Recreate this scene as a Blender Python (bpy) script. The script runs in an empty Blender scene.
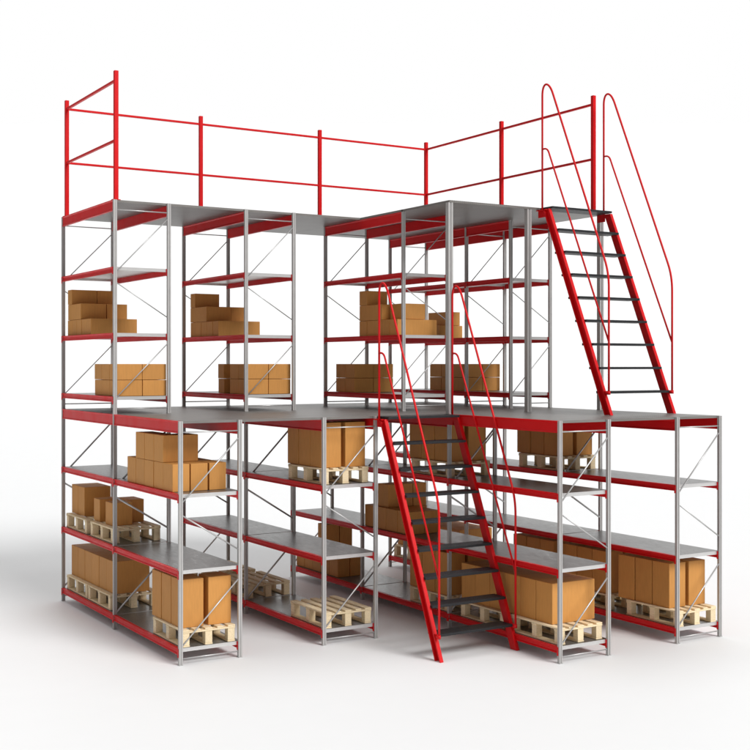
import bpy, bmesh, math, random
from mathutils import Vector
R = math.radians
random.seed(7)
scn = bpy.context.scene
C = scn.collection

# ------------------------------------------------------------ camera, world, lamps, exposure
cam_d = bpy.data.cameras.new("camera")
cam = bpy.data.objects.new("camera", cam_d); C.objects.link(cam)
cam.location = (-4.7545, -15.4588, 3.0886)
cam.rotation_euler = (R(90), 0, -R(31.6388))
cam_d.sensor_width = 36.0
cam_d.lens = 57.661
cam_d.shift_y = -0.01504
cam_d.clip_start = 0.1
cam_d.clip_end = 2000
scn.camera = cam

world = bpy.data.worlds.new("World"); scn.world = world
world.use_nodes = True
bg = world.node_tree.nodes["Background"]
bg.inputs[0].default_value = (1, 1, 1, 1)
bg.inputs[1].default_value = 1.0
# white studio: a bright backdrop on the far side, the rest of the room dimmer
wt = world.node_tree
def wnode(t, **kw):
    nd = wt.nodes.new(t)
    for k, v in kw.items(): setattr(nd, k, v)
    return nd
def wrange(src, a, b_, c, d):
    nd = wnode("ShaderNodeMapRange", interpolation_type='SMOOTHSTEP')
    for k, v in zip(("From Min", "From Max", "To Min", "To Max"), (a, b_, c, d)): nd.inputs[k].default_value = v
    wt.links.new(src, nd.inputs["Value"]); return nd.outputs[0]
wc = wnode("ShaderNodeTexCoord")
wd = wnode("ShaderNodeVectorMath", operation='DOT_PRODUCT'); wd.inputs[1].default_value = (0.5246, 0.8514, 0.0)
ws = wnode("ShaderNodeSeparateXYZ")
wt.links.new(wc.outputs["Generated"], wd.inputs[0]); wt.links.new(wc.outputs["Generated"], ws.inputs[0])
w1 = wrange(wd.outputs["Value"], 0.74, 0.90, 0.0, 1.0)
w2 = wrange(ws.outputs["Z"], 0.0, 0.9, 0.21, 0.42)
wx = wnode("ShaderNodeMix", data_type='FLOAT')
wt.links.new(w1, wx.inputs[0]); wt.links.new(w2, wx.inputs[2]); wx.inputs[3].default_value = 1.0
wt.links.new(wx.outputs[0], bg.inputs[1])

def softbox(name, loc, target, size, power, col):
    d = bpy.data.lights.new(name, 'AREA'); d.shape = 'DISK'; d.size = size
    d.energy = power; d.color = col
    o = bpy.data.objects.new(name, d); C.objects.link(o)
    o.location = loc
    o.rotation_euler = (Vector(target) - Vector(loc)).to_track_quat('-Z', 'Y').to_euler()
softbox("key_softbox", (121.5, -446.5, 385.7), (2.5, -2.5, 2.0), 280.0, 3.3e+06, (1.0, 0.996, 0.988))
softbox("overhead_softbox", (22.7, 141.2, 582.2), (2.5, -2.5, 2.0), 420.0, 9.59e+05, (1.0, 1.0, 1.0))

scn.view_settings.view_transform = 'Standard'
scn.view_settings.look = 'None'
scn.view_settings.exposure = 0.0
scn.view_settings.gamma = 1.0

# ------------------------------------------------------------ measures (metres)
L, D, W = 1.9738, 1.6802, 0.6659          # bay length, row pitch, rack depth
MID, TOP = 2.5, 5.0                        # heights of the two decks
BACK = 3 * D + W
PX, PY = 0.042, 0.032                      # upright section

# ------------------------------------------------------------ materials
def mat(name, base, rough, metal=0.0, spec=0.5):
    m = bpy.data.materials.new(name); m.use_nodes = True
    b = m.node_tree.nodes["Principled BSDF"]
    b.inputs["Base Color"].default_value = (*base, 1)
    b.inputs["Roughness"].default_value = rough
    b.inputs["Metallic"].default_value = metal
    b.inputs["Specular IOR Level"].default_value = spec
    return m, m.node_tree, b

def vary(nt, b, base, amount, scale, stretch=(1, 1, 1), detail=4, hue=None, per_object=0.0, rough=None, bump=0.0, coord='Object'):
    n, l = nt.nodes, nt.links
    tc = n.new("ShaderNodeTexCoord"); mp = n.new("ShaderNodeMapping")
    mp.inputs["Scale"].default_value = stretch
    l.new(tc.outputs[coord], mp.inputs["Vector"])
    oi = n.new("ShaderNodeObjectInfo")
    if per_object:
        mul = n.new("ShaderNodeMath"); mul.operation = 'MULTIPLY'; mul.inputs[1].default_value = 37.0
        l.new(oi.outputs["Random"], mul.inputs[0])
        cmb = n.new("ShaderNodeCombineXYZ")
        for k in range(3): l.new(mul.outputs[0], cmb.inputs[k])
        l.new(cmb.outputs[0], mp.inputs["Location"])
    nz = n.new("ShaderNodeTexNoise"); nz.inputs["Scale"].default_value = scale; nz.inputs["Detail"].default_value = detail
    l.new(mp.outputs[0], nz.inputs["Vector"])
    rmp = n.new("ShaderNodeMapRange")
    rmp.inputs["From Min"].default_value = 0.3; rmp.inputs["From Max"].default_value = 0.7
    rmp.inputs["To Min"].default_value = 1 - amount; rmp.inputs["To Max"].default_value = 1 + amount
    l.new(nz.outputs["Fac"], rmp.inputs["Value"])
    src = rmp.outputs[0]
    if per_object:
        pr = n.new("ShaderNodeMapRange")
        pr.inputs["To Min"].default_value = 1 - per_object; pr.inputs["To Max"].default_value = 1 + per_object
        l.new(oi.outputs["Random"], pr.inputs["Value"])
        mm = n.new("ShaderNodeMath"); mm.operation = 'MULTIPLY'
        l.new(src, mm.inputs[0]); l.new(pr.outputs[0], mm.inputs[1]); src = mm.outputs[0]
    vm = n.new("ShaderNodeVectorMath"); vm.operation = 'SCALE'
    vm.inputs[0].default_value = base
    l.new(src, vm.inputs["Scale"])
    l.new(vm.outputs[0], b.inputs["Base Color"])
    if rough:
        rr = n.new("ShaderNodeMapRange")
        rr.inputs["From Min"].default_value = 0.3; rr.inputs["From Max"].default_value = 0.7
        rr.inputs["To Min"].default_value = rough[0]; rr.inputs["To Max"].default_value = rough[1]
        l.new(nz.outputs["Fac"], rr.inputs["Value"]); l.new(rr.outputs[0], b.inputs["Roughness"])
    if bump:
        bp = n.new("ShaderNodeBump"); bp.inputs["Strength"].default_value = bump; bp.inputs["Distance"].default_value = 0.002
        l.new(nz.outputs["Fac"], bp.inputs["Height"]); l.new(bp.outputs[0], b.inputs["Normal"])
    return nz

RED, nt, b = mat("red_paint", (0.66, 0.006, 0.009), 0.38, 0, 0.22); vary(nt, b, (0.66, 0.006, 0.009), 0.02, 5, rough=(0.33, 0.45))
STEEL, nt, b = mat("galvanised_steel", (0.46, 0.45, 0.44), 0.45, 0.2); vary(nt, b, (0.46, 0.45, 0.44), 0.025, 12, rough=(0.36, 0.5))
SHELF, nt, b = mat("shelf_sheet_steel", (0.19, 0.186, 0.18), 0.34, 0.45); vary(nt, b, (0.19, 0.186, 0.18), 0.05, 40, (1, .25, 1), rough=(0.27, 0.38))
UNDER_LIT, nt, b = mat("shelf_sheet_lit_tone", (0.62, 0.61, 0.60), 0.34, 0.4); vary(nt, b, (0.62, 0.61, 0.60), 0.03, 10)  # paler copy of the shelf sheet, reflected light put into its colour
ROD, nt, b = mat("zinc_rod", (0.55, 0.545, 0.54), 0.4, 0.5); vary(nt, b, (0.55, 0.545, 0.54), 0.06, 30)
TREAD, nt, b = mat("dark_tread_steel", (0.022, 0.023, 0.025), 0.5, 0.1, 0.3); vary(nt, b, (0.022, 0.023, 0.025), 0.15, 80, rough=(0.42, 0.6), bump=0.15)
CARD, nt, b = mat("cardboard", (0.58, 0.268, 0.068), 0.62, 0, 0.35); vary(nt, b, (0.58, 0.268, 0.068), 0.05, 60, (1, 1, .12), per_object=0.06, bump=0.05)
WOOD, nt, b = mat("pale_pallet_wood", (0.82, 0.67, 0.44), 0.75, 0, 0.25); vary(nt, b, (0.82, 0.67, 0.44), 0.13, 22, (6, .6, 6), per_object=0.07, bump=0.2)
GROUND, nt, b = mat("studio_floor", (0.846, 0.852, 0.855), 0.6, 0, 0.4); vary(nt, b, (0.846, 0.852, 0.855), 0.004, 3)

# deck: brownish grey sheet with a fine pattern of small round holes
DECK, nt, b = mat("perforated_deck_sheet", (0.20, 0.187, 0.175), 0.42, 0.15)
n, l = nt.nodes, nt.links
tc = n.new("ShaderNodeTexCoord")
vo = n.new("ShaderNodeTexVoronoi"); vo.inputs["Scale"].default_value = 34; vo.inputs["Randomness"].default_value = 0.0
l.new(tc.outputs["Object"], vo.inputs["Vector"])
mr = n.new("ShaderNodeMapRange"); mr.inputs["From Min"].default_value = 0.24; mr.inputs["From Max"].default_value = 0.34
mr.inputs["To Min"].default_value = 0.3; mr.inputs["To Max"].default_value = 1.0
l.new(vo.outputs["Distance"], mr.inputs["Value"])
nz = n.new("ShaderNodeTexNoise"); nz.inputs["Scale"].default_value = 4; nz.inputs["Detail"].default_value = 5
l.new(tc.outputs["Object"], nz.inputs["Vector"])
m2 = n.new("ShaderNodeMapRange"); m2.inputs["From Min"].default_value = .3; m2.inputs["From Max"].default_value = .7
m2.inputs["To Min"].default_value = 0.9; m2.inputs["To Max"].default_value = 1.1
l.new(nz.outputs["Fac"], m2.inputs["Value"])
mm = n.new("ShaderNodeMath"); mm.operation = 'MULTIPLY'; l.new(mr.outputs[0], mm.inputs[0]); l.new(m2.outputs[0], mm.inputs[1])
vm = n.new("ShaderNodeVectorMath"); vm.operation = 'SCALE'; vm.inputs[0].default_value = (0.20, 0.187, 0.175)
l.new(mm.outputs[0], vm.inputs["Scale"]); l.new(vm.outputs[0], b.inputs["Base Color"])

# ------------------------------------------------------------ helpers
def bx(bm, a, c):
    """axis-aligned box from corner a to corner c"""
    x0, y0, z0 = [min(p, q) for p, q in zip(a, c)]; x1, y1, z1 = [max(p, q) for p, q in zip(a, c)]
    v = [bm.verts.new(p) for p in ((x0,y0,z0),(x1,y0,z0),(x1,y1,z0),(x0,y1,z0),(x0,y0,z1),(x1,y0,z1),(x1,y1,z1),(x0,y1,z1))]
    for f in ((0,3,2,1),(4,5,6,7),(0,1,5,4),(1,2,6,5),(2,3,7,6),(3,0,4,7)): bm.faces.new([v[i] for i in f])

def prism(bm, prof, place, t0, t1):
    """extrude a closed 2-D profile; place(u, v, t) gives the 3-D point"""
    a = [bm.verts.new(place(u, v, t0)) for u, v in prof]; c = [bm.verts.new(place(u, v, t1)) for u, v in prof]
    k = len(prof)
    bm.faces.new(a[::-1]); bm.faces.new(c)
    for i in range(k): bm.faces.new((a[i], a[(i+1) % k], c[(i+1) % k], c[i]))

def tube(bm, pts, r, seg=10):
    pts = [Vector(p) for p in pts]; rings = []
    for i, p in enumerate(pts):
        t = ((pts[min(i+1, len(pts)-1)] - p).normalized() + (p - pts[max(i-1, 0)]).normalized()).normalized()
        up = Vector((1, 0, 0)) if abs(t.x) < 0.9 else Vector((0, 1, 0))
        s = t.cross(up).normalized(); u = s.cross(t).normalized()
        rings.append([bm.verts.new(p + r * (math.cos(2*math.pi*k/seg) * s + math.sin(2*math.pi*k/seg) * u)) for k in range(seg)])
    for a, c in zip(rings, rings[1:]):
        for k in range(seg): bm.faces.new((a[k], a[(k+1) % seg], c[(k+1) % seg], c[k]))
    bm.faces.new(rings[0][::-1]); bm.faces.new(rings[-1])

def round_path(pts, rad, steps=7):
    """polyline with its inner corners rounded"""
    pts = [Vector(p) for p in pts]; out = [pts[0]]
    for i in range(1, len(pts)-1):
        a, p, c = pts[i-1], pts[i], pts[i+1]; r = rad[i-1]
        d0 = (a - p).normalized(); d1 = (c - p).normalized()
        p0 = p + d0*r; p1 = p + d1*r
        for k in range(steps+1):
            t = k/steps; out.append((1-t)**2*p0 + 2*t*(1-t)*p + t*t*p1)
    out.append(pts[-1]); return out

def obj(name, bm, m, parent=None, bevel=0.0, smooth=False, seg=2):
    bmesh.ops.recalc_face_normals(bm, faces=bm.faces)
    me = bpy.data.meshes.new(name); bm.to_mesh(me); bm.free(); me.materials.append(m)
    if smooth:
        for p in me.polygons: p.use_smooth = True
    o = bpy.data.objects.new(name, me); C.objects.link(o)
    if parent: o.parent = parent
    if bevel:
        md = o.modifiers.new("bevel", 'BEVEL'); md.width = bevel; md.segments = seg; md.limit_method = 'ANGLE'; md.harden_normals = True
        for p in me.polygons: p.use_smooth = True
    return o

def local(bm, org):
    """shift a mesh so that it sits round the origin org of its thing"""
    bmesh.ops.translate(bm, verts=bm.verts, vec=-Vector(org))

def thing(name, label, cat, loc=(0, 0, 0), group=None):
    o = bpy.data.objects.new(name, None); C.objects.link(o); o.empty_display_size = 0.1
    o.location = loc; tag(o, label, cat, group); return o

def tag(o, label, cat, group=None):
    o["label"] = label; o["category"] = cat
    if group: o["group"] = group

# ------------------------------------------------------------ setting
# flat white floor that sweeps up far behind the racks into a seamless backdrop
bm = bmesh.new(); fx, fy = 0.5246, 0.8514
prof = [(-30, 0), (27, 0)] + [(27 + 60*math.sin(R(a)), 60*(1-math.cos(R(a)))) for a in range(2, 45, 2)]
rows = [[bm.verts.new((-4.75 + fx*t + fy*w_, -15.46 + fy*t - fx*w_, h_)) for w_ in (-34, 34)] for t, h_ in prof]
for a, c in zip(rows, rows[1:]): bm.faces.new((a[0], a[1], c[1], c[0]))
g = obj("ground", bm, GROUND, smooth=True); g["kind"] = "structure"

# ------------------------------------------------------------ racks
def upright_profile():
    w, d, g_, t = PX/2, PY/2, 0.006, 0.006     # box with a shallow groove down its two narrow faces
    return [(-w,-d),(-g_,-d),(-g_,-d+t),(g_,-d+t),(g_,-d),(w,-d),(w,d),(g_,d),(g_,d-t),(-g_,d-t),(-g_,d),(-w,d)]

def add_upright(root, org, x, y, z0, z1, wide=None):
    prof = upright_profile()
    if wide: prof = [(u*wide/PX, v*wide*0.85/PY) for u, v in prof]
    bm = bmesh.new(); prism(bm, prof, lambda u, v, t: (x+u, y+v, t), z0+0.006, z1); local(bm, org)
    o = obj("upright", bm, STEEL, root)
    bm = bmesh.new(); q = (wide or PX)*0.5 + 0.002
    bx(bm, (x-q, y-q, z0+0.0005), (x+q, y+q, z0+0.006)); local(bm, org)
    obj("base_plate", bm, STEEL, o)
    return o

def beam_profile(h, side):
    """C section: web with an upper and a lower flange standing out to the given side"""
    t, f = 0.010, 0.007
    p = [(0.021,0),(0.021,f),(0.021-t,f+0.012),(0.021-t,h-f-0.012),(0.021,h-f),(0.021,h),(-0.013,h),(-0.013,0)]
    return [(u*side, v) for u, v in p]

def add_beam(root, org, name, x, side, l0, l1, ztop, h):
    y0, y1 = -l0 - PY/2 - .001, -l1 + PY/2 + .001
    bm = bmesh.new(); prism(bm, beam_profile(h, side), lambda u, v, t: (x+u, t, ztop-h+v), y0, y1); local(bm, org)
    return obj(name, bm, RED, root)

def add_connector(beam, org, x, y, end, ztop, h):
    bm = bmesh.new(); a = PX/2
    bx(bm, (x-a-0.0065, y+end*0.001, ztop-h-0.024), (x-a-0.001, y+end*(PY/2+0.004), ztop-0.002))
    local(bm, org); return obj("beam_connector", bm, RED, beam)

def rod(root, org, name, p, q, r=0.0085):
    bm = bmesh.new(); tube(bm, (p, q), r, 8); local(bm, org); return obj(name, bm, ROD, root, smooth=True)

def frame_braces(root, org, x, l, z, r=0.0085):
    """bracing of one end frame between front upright x and rear upright x + W"""
    y = -l; a, c = x + PX/2, x + W - PX/2
    rod(root, org, "cross_tie", (a, y, z+0.065), (c, y, z+0.065), 0.007)
    rod(root, org, "cross_tie", (a, y, z+2.385), (c, y, z+2.385), 0.007)
    rod(root, org, "diagonal_brace", (a, y-0.006, z+0.20), (c, y-0.006, z+0.825), r)
    rod(root, org, "diagonal_brace", (a, y-0.006, z+1.53), (c, y-0.006, z+1.14), r)
    rod(root, org, "diagonal_brace", (a, y-0.006, z+1.67), (c, y-0.006, z+2.305), r)

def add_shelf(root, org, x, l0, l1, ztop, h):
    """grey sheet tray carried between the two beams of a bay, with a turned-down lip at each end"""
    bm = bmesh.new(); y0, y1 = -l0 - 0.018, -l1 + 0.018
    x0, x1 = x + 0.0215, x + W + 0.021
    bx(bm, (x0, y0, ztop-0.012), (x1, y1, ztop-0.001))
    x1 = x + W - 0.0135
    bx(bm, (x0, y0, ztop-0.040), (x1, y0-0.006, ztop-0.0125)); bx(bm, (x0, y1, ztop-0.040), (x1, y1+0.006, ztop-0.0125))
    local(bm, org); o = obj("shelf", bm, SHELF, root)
    o.data.materials.append(UNDER_LIT)                # same sheet: bright reflection painted in below and at lips, top left darker
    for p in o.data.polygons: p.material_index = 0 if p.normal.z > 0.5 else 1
    return o

def rack(label, x, ls, z, levels, h, deck_beam, deck_top, deck_h=0.125, post_tops=None):
    org = (x, -ls[-1], z)
    root = thing("storage_rack", label, "rack", org, "storage racks of the mezzanine")
    for i, l in enumerate(ls):
        zt = z + 2.5 - 0.001
        if z < 1 and (l < ls[-1] - .1) and post_tops == 'through': zt = z + 2.47
        add_upright(root, org, x, -l, z, zt); add_upright(root, org, x + W, -l, z, zt)
        frame_braces(root, org, x, l, z, 0.0065 if z > 1 else (0.008 if i == len(ls)-1 else 0.011))
    for l0, l1 in zip(ls, ls[1:]):
        for zt in levels:
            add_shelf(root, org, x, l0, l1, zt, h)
            for xx, sd in ((x, -1), (x + W, 1)):
                bo = add_beam(root, org, "shelf_beam", xx, sd, l0, l1, zt - (0.0125 if sd > 0 else 0), h)
                add_connector(bo, org, xx, -l0, -1, zt, h); add_connector(bo, org, xx, -l1, 1, zt, h)
        if deck_beam:
            for xx, sd in ((x, -1), (x + W, 1)):
                edge = sd < 0 and (x == 0 or (z < 1 and x == 2*D and l0 > 1.9*L))     # beam standing along the deck's free edge
                add_beam(root, org, "deck_beam", xx, sd, l0, l1, deck_top + (0.027 if edge else 0), deck_h)
    return root

low = (0.170, 0.968, 1.750)
for label, i, n_ in (("left-hand lower rack with tall boxes on a pallet at its near end", 0, 2),
                     ("second lower rack from the left with an empty pallet on its lowest shelf", 1, 2),
                     ("lower rack beside the right stringer of the floor staircase", 2, 3),
                     ("rightmost lower rack, standing under the foot of the upper staircase", 3, 3)):
    rack(label, i*D, [k*L for k in range(n_+1)], 0.0, low, 0.066, True, MID-0.0275)
upz = (2.706, 3.449, 4.220)
for label, x, ls in (("upper rack at far left on the middle deck, under the railed corner", 0, [0, L]),
                     ("second upper rack from the left, standing free on the middle deck", D, [0, L]),
                     ("third upper rack on the middle deck, behind the floor staircase handrails", 2*D, [.5*L, 1.5*L]),
                     ("rightmost upper rack on the middle deck, left of the upper staircase", 3*D, [0, L, 1.5*L])):
    rack(label, x, ls, MID, upz, 0.064, True, TOP-0.0275)

# ------------------------------------------------------------ decks
def deck(label, z, xs_by_strip, name="mezzanine_deck"):
    root = thing(name, label, "deck", (0, 0, z))
    for x0, x1, y0, y1 in xs_by_strip:
        bm = bmesh.new(); bx(bm, (x0+.001, y0-.001, z-0.026), (x1-.001, y1+.001, z)); local(bm, (0, 0, z))
        obj("deck_panel", bm, DECK, root)
    return root
cuts = [-0.022, D/2 + W/2, 1.5*D + W/2, 2.5*D + W/2, BACK + 0.022]
lim = [2*L, 2*L, 3*L, 3*L]
strips = []
xr = [-0.022, 1*D-.012, 2*D-0.022, 3*D-0.012, BACK+0.022]
for i in range(4):
    k = int(round(lim[i]/L))
    for j in range(k):
        strips.append((0.0225 if i == 0 else (2*D+0.0225 if (i == 2 and j == 2) else xr[i]), xr[i+1], -j*L + (0.02 if j == 0 else 0), -(j+1)*L + (0.017 if j == k-1 else 0)))
# the strip between the floor staircase and the right-hand block ends at the second bay
mid = deck("middle deck of brown-grey sheet with the upper racks standing on it", MID, strips)
strips = []
for i in range(4):
    k = 1 if i < 2 else 2
    for j in range(k):
        strips.append((0.0225 if i == 0 else xr[i], xr[i+1], -j*L + (0.02 if j == 0 else 0), -(j+1)*L + (0.017 if (j == k-1 and i < 2) else (-0.03 if j == k-1 else 0))))
top = deck("topmost deck of brown-grey sheet with the red guard rail on it", TOP, strips)
for x in (2*D, 2*D + (D+W)/2, BACK):
    add_upright(top, (0, 0, TOP), x, -2*L, MID, TOP-0.0265, 0.066).name = "support_column"

# ------------------------------------------------------------ guard rail
root = thing("guard_rail", "red two-bar guard rail round the edge of the topmost deck", "guard rail", (0, 0, TOP))
gx0, gx1 = 0.03, 5.667
org = (0, 0, TOP)
pth = [(gx0, -1.925), (gx0, -0.05), (gx1, -0.05), (gx1, -3.86)]
for a, c in zip(pth, pth[1:]):
    for z in (5.70, 6.40):
        bm = bmesh.new(); r = 0.0145
        if a[0] == c[0]: bx(bm, (a[0]-r, a[1], z-r), (a[0]+r, c[1], z+r))
        else: bx(bm, (a[0], a[1]-r*.98, z-r*.98), (c[0], a[1]+r*.98, z+r*.98))
        local(bm, org); obj("rail", bm, RED, root, 0.003)
for x, y in ((gx0, -1.925), (gx0, -0.05), (gx0+(gx1-gx0)/3, -0.05), (gx0+2*(gx1-gx0)/3, -0.05), (gx1, -0.05), (gx1, -1.95), (gx1, -3.86)):
    r = 0.0245
    bm = bmesh.new(); bx(bm, (x-r, y-r, TOP+0.008), (x+r, y+r, 6.512)); local(bm, org)
    po = obj("rail_post", bm, RED, root, 0.004)
    bm = bmesh.new(); bx(bm, (x-.045, y-.035, TOP+.0005), (x+.045, y+.035, TOP+.008)); local(bm, org); obj("foot_plate", bm, RED, po)

# ------------------------------------------------------------ staircases
SL = 2.5/1.10
def staircase(label, xl, xr_, z0):
    org = (xl, -5.2, z0)
    root = thing("staircase", label, "staircase", org)
    yf = lambda z: -4.16 - (2.5 - (z - z0))/SL       # front line of the stringers
    hw = 0.105
    for x, sd in ((xl, -1), (xr_, 1)):
        bm = bmesh.new()
        zt = z0 + 2.5
        def slab(xa, xb, o0, o1):                     # sloping strip between two offsets behind the front line
            prof = [(yf(z0)+o0, z0+.002), (yf(z0)+o1, z0+.002), (yf(zt-.03)+o1, zt-.03), (yf(zt-.03)+o0, zt-.03)]
            prism(bm, prof, lambda u, v, t: (t, u, v), xa, xb)
        slab(x - sd*0.018, x - sd*0.011, 0.0005, hw-.0005)   # web on the inner side
        slab(x - sd*0.011, x + sd*0.024, 0.0, 0.016); slab(x - sd*0.011, x + sd*0.024, hw-0.016, hw)   # flanges
        bx(bm, (x - sd*0.019, yf(zt)+0.08, zt-0.122), (x - sd*0.010, -2*L+0.012, zt-0.029))   # level piece to the deck
        bx(bm, (x - sd*0.010, yf(zt)+0.04, zt-0.042), (x + sd*0.024, -2*L+0.012, zt-0.0295))
        local(bm, org); obj("stringer", bm, RED, root)
        # handrail
        bm = bmesh.new(); xx = x + sd*0.006
        yt = -4.035; r = 0.0125
        sl = lambda y: z0 + 3.905 + (y + 4.209)*SL      # handrail slope
        ye = -5.212
        # a rounded loop at the top
        A = [(xx, yt, zt-0.03), (xx, yt, z0+3.86)]
        b0, b1, b2, b3 = (yt, z0+3.86), (yt, z0+4.033), (yt-0.118, z0+4.033), (yt-0.20, sl(yt-0.20))
        arc = []
        for k in range(1, 17):
            t = k/16; c_ = ((1-t)**3, 3*t*(1-t)**2, 3*t*t*(1-t), t**3)
            arc.append((xx, sum(a*p[0] for a, p in zip(c_, (b0, b1, b2, b3))), sum(a*p[1] for a, p in zip(c_, (b0, b1, b2, b3)))))
        low_ = round_path([(xx, yt-0.20, sl(yt-0.20)), (xx, ye, sl(ye)), (xx, ye, z0+0.27)], (0.17,), 8)
        tube(bm, A + arc + low_[1:], r, 10)
        bx(bm, (xx-0.012, ye-0.014, z0+0.235), (xx+0.012, yf(z0+0.25)+0.012, z0+0.275)); local(bm, org)   # lug welded to the stringer
        h = obj("handrail", bm, RED, root, smooth=True)
        bm = bmesh.new(); kn = lambda y: z0 + 3.13 + (y + 4.167)*SL*0.965
        pts = round_path([(xx, yt, z0+3.207), (xx, yt-0.095, z0+3.213), (xx, yt-0.16, kn(yt-0.16)), (xx, ye, kn(ye))], (0.07, 0.02), 8)
        tube(bm, pts, 0.011, 10); local(bm, org); obj("knee_rail", bm, RED, h, smooth=True)
    for k in range(9):
        z = z0 + 2.5 - k*0.2778 - (0.004 if k else 0.001)
        bm = bmesh.new(); y0 = yf(z) - 0.045; y1 = y0 + 0.205
        if k == 0: y1 = -2*L + 0.012
        a, c = xl + 0.0115, xr_ - 0.0115
        if k == 0:
            bx(bm, (a, y0, z-0.026), (c, y1, z))
        else:
            bx(bm, (a, y0, z-0.027), (c, y1, z))
        local(bm, org); obj("tread", bm, TREAD, root, 0.002)
    return root
staircase("red staircase from the floor up to the middle deck", 2.345, 3.335, 0.0)
staircase("red staircase from the middle deck up to the topmost deck", 4.692, 5.678, MID)

# ------------------------------------------------------------ pallets
PL, PW, PH = 0.82, 0.60, 0.178             # length along the rack, width across it, height
def pallet_root(label):
    r = thing("pallet", label, "pallet", (0, 0, 0), "pale wooden pallets on the shelves")
    return r
def build_pallet(label):
    r = pallet_root(label)
    bm = bmesh.new()
    for i, (u, w_) in enumerate(((0.043, .084), (0.171, .07), (0.30, .084), (0.429, .07), (0.557, .084))):
        bx(bm, (u-w_/2, -PL, PH-0.018), (u+w_/2, 0, PH))
    for v in (0.04, PL/2, PL-0.04): bx(bm, (0.0, -v-0.04, PH-0.0365), (PW, -v+0.04, PH-0.0185))
    obj("top_boards", bm, WOOD, r, 0.003, seg=1)
    for u in (0.045, PW/2, PW-0.045):
        bm = bmesh.new(); bx(bm, (u-0.043, -PL+0.001, 0.0005), (u+0.043, -0.001, 0.017)); obj("bottom_board", bm, WOOD, r, 0.003, seg=1)
        for v in (0.042, PL/2, PL-0.042):
            bm = bmesh.new(); bx(bm, (u-0.040, -v-0.038, 0.0175), (u+0.040, -v+0.038, PH-0.037)); obj("block", bm, WOOD, r, 0.003, seg=1)
    return r
pallet0 = None
def pallet(label, i, l, z, xo=0.026):
    global pallet0
    if pallet0 is None:
        pallet0 = r = build_pallet(label)
    else:
        r = pallet0.copy(); C.objects.link(r); r["label"] = label
        for ch in pallet0.children:
            c = ch.copy(); C.objects.link(c); c.parent = r
    r.location = (i*D + xo, -l, z + 0.0005)
    return r

# ------------------------------------------------------------ cardboard boxes
box_meshes = {}
def carton(label, x0, x1, l0, l1, z0, z1, group):
    w_, d_, h_ = round(x1-x0, 3), round(l1-l0, 3), round(z1-z0, 3)
    key = (w_, d_, h_)
    if key not in box_meshes:
        bm = bmesh.new(); bx(bm, (-w_/2, -d_/2, 0), (w_/2, d_/2, h_))
        bmesh.ops.recalc_face_normals(bm, faces=bm.faces)
        bmesh.ops.bevel(bm, geom=bm.edges[:], offset=0.005, segments=2, affect='EDGES', profile=0.5)
        # seam of the two closing flaps: a shallow slot along the top
        me = bpy.data.meshes.new("cardboard_box"); bm.to_mesh(me); bm.free(); me.materials.append(CARD)
        box_meshes[key] = me
    o = bpy.data.objects.new("cardboard_box", box_meshes[key]); C.objects.link(o)
    o.location = ((x0+x1)/2 + random.uniform(-.003, .003), -(l0+l1)/2, z0 + 0.001)
    o.rotation_euler.z = R(random.uniform(-.35, .35))
    tag(o, label, "box", group); return o

ORD = ["nearest", "second nearest", "third nearest", "fourth nearest", "fifth nearest", "sixth nearest"]
def tall_load(i, l0, z, place, hide=()):
    """a pallet with two columns of three tall boxes"""
    for k in range(3):
        for c, (a, d) in enumerate(((0.052, 0.305), (0.362, 0.622))):
            if (k, c) in hide: continue
            lab = "%s tall box, %s row, %s" % (ORD[2-k].replace("third nearest", "farthest").replace("second nearest", "middle"), ("left", "right")[c], place)
            carton(lab, i*D + a, i*D + d, l0 + k*0.275, l0 + k*0.275 + 0.262, z + PH + .001, z + PH + 0.503, "tall boxes on pallets")

LO, MI, UP = low
# left-hand lower rack
pallet("pallet under the tall boxes at the near end of the left-hand lower rack", 0, 3.105, LO)
tall_load(0, 3.02, LO, "the left lower rack, bottom shelf", hide=((0,1),(1,1)))
pallet("pallet at far left under the long low row of boxes, bottom shelf", 0, 0.06, LO)
pallet("pallet under the near half of the long low box row, left bottom shelf", 0, 0.91, LO)
for k in range(6):
    carton("%s box in the low row of six, bottom shelf of left rack" % ORD[5-k], 0.09, 0.535, 0.07+k*0.27, 0.07+k*0.27+0.266, LO+PH+.001, LO+PH+0.385, "boxes in a low row, left rack")
pallet("pallet carrying two tall boxes, far end of left rack's middle shelf", 0, 0.04, MI)
pallet("pallet carrying three small boxes, middle shelf of the left rack", 0, 0.99, MI, 0.03)
for k in range(2):
    carton(("left" if k == 0 else "right") + " one of the two boxes on the farther pallet, left rack middle shelf", 0.10, 0.445, 0.03+k*0.262, 0.03+k*0.262+0.256, MI+PH+.001, MI+PH+0.372, "boxes on the middle shelf, left rack")
carton("left rear box of three on the nearer pallet, left rack middle shelf", 0.10, 0.34, 0.90+.03, 1.15, MI+PH+.001, MI+PH+0.277, "boxes on the middle shelf, left rack")
carton("front box of three beside the upright, left rack middle shelf", 0.10, 0.352, 1.36, 1.60, MI+PH+.001, MI+PH+0.277, "boxes on the middle shelf, left rack")
carton("right rear box of three on the nearer pallet, left rack middle shelf", 0.36, 0.585, 1.02, 1.37, MI+PH+.001, MI+PH+0.277, "boxes on the middle shelf, left rack")
cols = ((0.01, 0.2), (0.212, 0.405), (0.42, 0.615))
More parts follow.
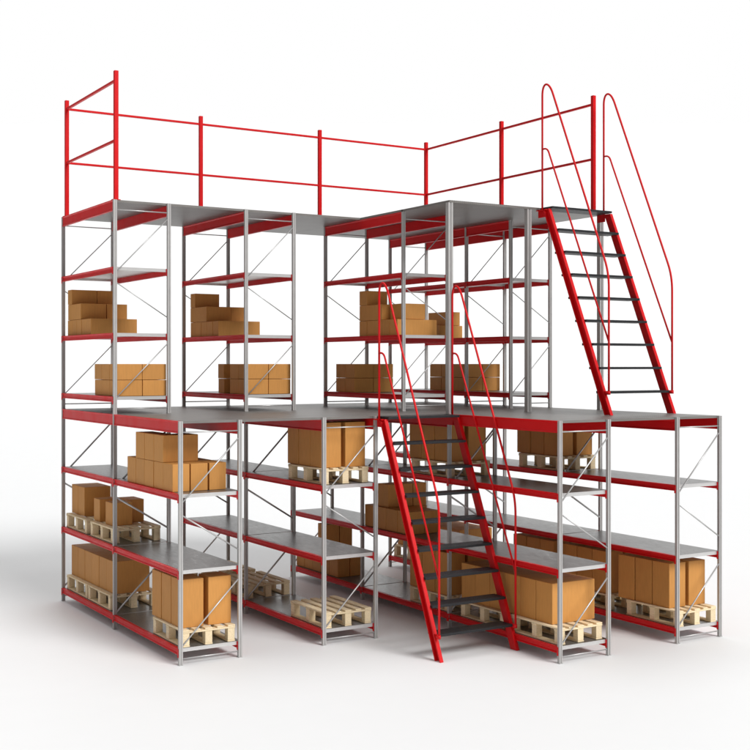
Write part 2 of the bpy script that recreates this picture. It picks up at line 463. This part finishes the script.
for k in range(5):
    for c, (a, d) in enumerate(cols):
        if c and k < 4 and not (k in (0,) and False): continue
        lab = ("front face row, %s box of three, upper shelf of left lower rack" % ("left", "middle", "right")[c]) if k == 4 else ("%s lower-tier box, left side, upper shelf of left rack" % ORD[4-k])
        carton(lab, a, d, 2.36+k*0.272, 2.36+k*0.272+0.266, UP, UP+0.288, "stacked boxes on the upper shelf, left rack")
for k in range(1, 4):
    for c, (a, d) in enumerate(((0.01, 0.205), (0.21, 0.41))):
        if c and k < 3: continue
        lab = "%s box of the upper tier, %s, upper shelf of left rack" % (ORD[3-k], ("left side", "right side")[c])
        carton(lab, a, d, 2.36+k*0.272, 2.36+k*0.272+0.266, UP+0.29, UP+0.578, "stacked boxes on the upper shelf, left rack")
# filling of the pile behind its front boxes
for k in range(1, 4):
    for c, (a, d) in enumerate(cols[1:]):
        if c == 0: continue
        carton("lower box in the right column, %s from the front, left rack upper shelf" % ("second", "third", "fourth")[3-k], a, d, 2.36+k*0.272, 2.36+k*0.272+0.266, UP, UP+0.288, "stacked boxes on the upper shelf, left rack")
for k in range(1, 4):
    a, d = cols[1]
    carton("box buried in row %s of the pile, middle column, left rack upper shelf" % ("two", "three", "four")[3-k], a, d, 2.36+k*0.272, 2.36+k*0.272+0.266, UP, UP+0.288, "stacked boxes on the upper shelf, left rack")

# second lower rack
pallet("empty pallet at the near end of the second lower rack's bottom shelf", 1, 3.105, LO)
pallet("empty pallet in the far bay of the second rack, beside the middle upright", 1, 1.13, LO)
pallet("farthest empty pallet in the second rack, half hidden by the left rack", 1, 0.14, LO)
pallet("pallet under tall boxes just below the middle deck, second rack", 1, 3.045, UP)
tall_load(1, 2.985, UP, "the second lower rack, top shelf", hide=((0,1),(1,1)))

# third lower rack
for k in range(5):
    for c, (a, d) in enumerate(((0.05, 0.235), (0.245, 0.43))):
        if c and k < 4: continue
        lab = ("front row %s box, far bottom shelf of third rack" % ("left", "right")[c]) if k == 4 else "%s box along the far bottom shelf of the third rack" % ORD[4-k]
        carton(lab, 2*D+a, 2*D+d, 0.04+k*0.242, 0.04+k*0.242+0.238, LO, LO+0.340, "boxes on the far bottom shelf, third rack")
for c, (a, d) in enumerate(((0.05, 0.255), (0.265, 0.465))):
    carton("%s of two boxes topping the pile seen under the third rack's middle shelf" % ("left", "right")[c], 2*D+a, 2*D+d, 0.68, 0.925, LO+0.342, LO+0.682, "boxes on the far bottom shelf, third rack")
for k in range(2, 4):
    for c, (a, d) in enumerate(((0.245, 0.43),)):
        carton("box carrying the right top box, far bottom shelf, %s row" % ("rear", "front")[k-2], 2*D+a, 2*D+d, 0.04+k*0.242, 0.04+k*0.242+0.238, LO, LO+0.340, "boxes on the far bottom shelf, third rack")
for k in range(4):
    lab = "%s box of the bottom tier, third rack middle shelf, behind the stairs" % ORD[3-k]
    carton(lab, 2*D+0.03, 2*D+0.265, 1.985+k*0.262, 1.985+k*0.262+0.257, MI, MI+0.28, "boxes on the middle shelf, third rack")
carton("front right box of the bottom tier on the third rack's middle shelf", 2*D+0.275, 2*D+0.50, 2.771, 3.028, MI, MI+0.28, "boxes on the middle shelf, third rack")
carton("middle right box of the bottom tier under the top boxes, third rack", 2*D+0.275, 2*D+0.50, 2.509, 2.766, MI, MI+0.28, "boxes on the middle shelf, third rack")
carton("rear right box of the bottom tier under the top boxes, third rack", 2*D+0.275, 2*D+0.66, 2.247, 2.504, MI, MI+0.28, "boxes on the middle shelf, third rack")
carton("wider left box on top of the pile behind the staircase, third rack", 2*D+0.07, 2*D+0.445, 2.25, 2.50, MI+0.282, MI+0.575, "boxes on the middle shelf, third rack")
carton("narrower right box on top of the pile behind the staircase, third rack", 2*D+0.452, 2*D+0.655, 2.25, 2.50, MI+0.282, MI+0.575, "boxes on the middle shelf, third rack")
pallet("pallet under tall boxes behind the top treads of the floor staircase", 2, 3.09, UP)
tall_load(2, 3.015, UP, "the third lower rack, top shelf", hide=((0,1),))
pallet("pallet under tall boxes behind the lower treads of the floor staircase", 2, 3.06, LO)
tall_load(2, 3.03, LO, "the third lower rack, bottom shelf", hide=())
pallet("pallet beside the right stringer foot, under the low box row", 2, 4.13, LO)
pallet("pallet at the near end of the third rack under the low box row", 2, 5.055, LO)
for k in range(6):
    carton("%s box in the low row of six right of the staircase foot" % ORD[5-k], 2*D+0.075, 2*D+0.665, 4.09+k*0.27, 4.09+k*0.27+0.266, LO+PH+.001, LO+PH+0.43, "boxes in a low row beside the staircase")

# rightmost lower rack
pallet("farthest pallet on the rightmost rack's bottom shelf, seen between uprights", 3, 0.06, LO)
pallet("second farthest pallet on the rightmost rack's bottom shelf, behind the stairs", 3, 0.91, LO)
for k in range(6):
    carton("%s box of the far low row on the rightmost rack's bottom shelf" % ORD[5-k], 3*D+0.09, 3*D+0.66, 0.07+k*0.27, 0.07+k*0.27+0.266, LO+PH+.001, LO+PH+0.395, "boxes in the far low row, rightmost rack")
pallet("pallet in the middle bay of the rightmost rack, behind the third rack's boxes", 3, 3.00, LO)
tall_load(3, 2.95, LO, "the rightmost rack's middle bay", hide=())
pallet("pallet at the rear of the rightmost rack's near bay, bottom shelf", 3, 3.99, LO)
tall_load(3, 3.93, LO, "the rightmost rack's near bay, rear pallet", hide=())
pallet("pallet at the near end of the rightmost lower rack's bottom shelf", 3, 5.09, LO)
tall_load(3, 4.935, LO, "the rightmost rack's near pallet", hide=())
pallet("pallet just below the middle deck on the rightmost rack's top shelf", 3, 3.09, UP)
tall_load(3, 3.03, UP, "the rightmost lower rack, top shelf", hide=())

# upper racks: two-tier loads on their lowest shelf
U1, U2, U3 = upz
def two_tier(i, spans, xs, place):
    for t in range(2):
        for k, (a, d) in enumerate(spans):
            for c, (u, v) in enumerate(xs):
                if c and k < len(spans)-1 and t == 0: pass
                row = ("front", "second", "rear")[len(spans)-1-k]
                lab = "%s %s box, %s row, lowest shelf of %s" % (("lower", "upper")[t], ("left", "right")[c], row, place)
                carton(lab, i*D+u, i*D+v, a, d, U1+t*0.191, U1+t*0.191+0.187, "small boxes in two tiers on the upper racks")
two_tier(0, [(1.12, 1.386), (1.39, 1.656), (1.66, 1.926)], ((0.045, 0.352), (0.358, 0.655)), "the far left upper rack")
two_tier(1, [(1.03, 1.21), (1.396, 1.646), (1.65, 1.90)], ((0.05, 0.345), (0.351, 0.66)), "the second upper rack")
two_tier(2, [(1.19, 1.437), (1.442, 1.69)], ((0.05, 0.345), (0.351, 0.66)), "the third upper rack")
two_tier(3, [(1.005, 1.29), (1.295, 1.58), (1.585, 1.87)], ((0.05, 0.35), (0.356, 0.66)), "the rightmost upper rack")
# stepped piles on the second shelf
def pile(i, l0, place, t1, t2, t3, x=0.05):
    hs = (0.0, 0.203, 0.405)
    gp = "long flat boxes in stepped piles on the upper racks"
    n1 = 5
    for k in range(n1):
        carton("%s of five bottom boxes in the pile on %s" % (ORD[4-k], place), i*D+x, i*D+t1, l0+k*0.187, l0+k*0.187+0.184, U2, U2+0.2, gp)
    for tier, (z, tt) in enumerate(((hs[1], t2), (hs[2], t3))):
        for j, (a, d, e, f) in enumerate(tt):
            side = "" if len(tt) == 1 else ("left ", "right ")[j]
            carton("%sbox in the %s tier of the pile on %s" % (side, ("middle", "top")[tier], place), i*D+a, i*D+d, e, f, U2+z, U2+z+0.2-0.01*tier, gp)
pile(0, 0.034, "the far left upper rack", 0.648, [(0.05, 0.385, 0.034, 0.56), (0.39, 0.66, 0.034, 0.56)], [(0.05, 0.385, 0.034, 0.194), (0.39, 0.66, 0.034, 0.194)])
pile(1, 0.085, "the second upper rack", 0.66, [(0.06, 0.42, 0.085, 0.63), (0.425, 0.66, 0.085, 0.63)], [(0.06, 0.42, 0.085, 0.245)], 0.06)
pile(2, 1.80, "the third upper rack", 0.66, [(0.06, 0.40, 1.80, 2.36), (0.16, 0.50, 2.40, 2.70)], [(0.06, 0.38, 1.80, 1.99)], 0.06)
pile(3, 0.03, "the rightmost upper rack", 0.66, [(0.40, 0.64, 0.45, 0.93)], [], 0.25)

scn.render.engine = 'CYCLES'
scn.render.resolution_x = 1024; scn.render.resolution_y = 1024
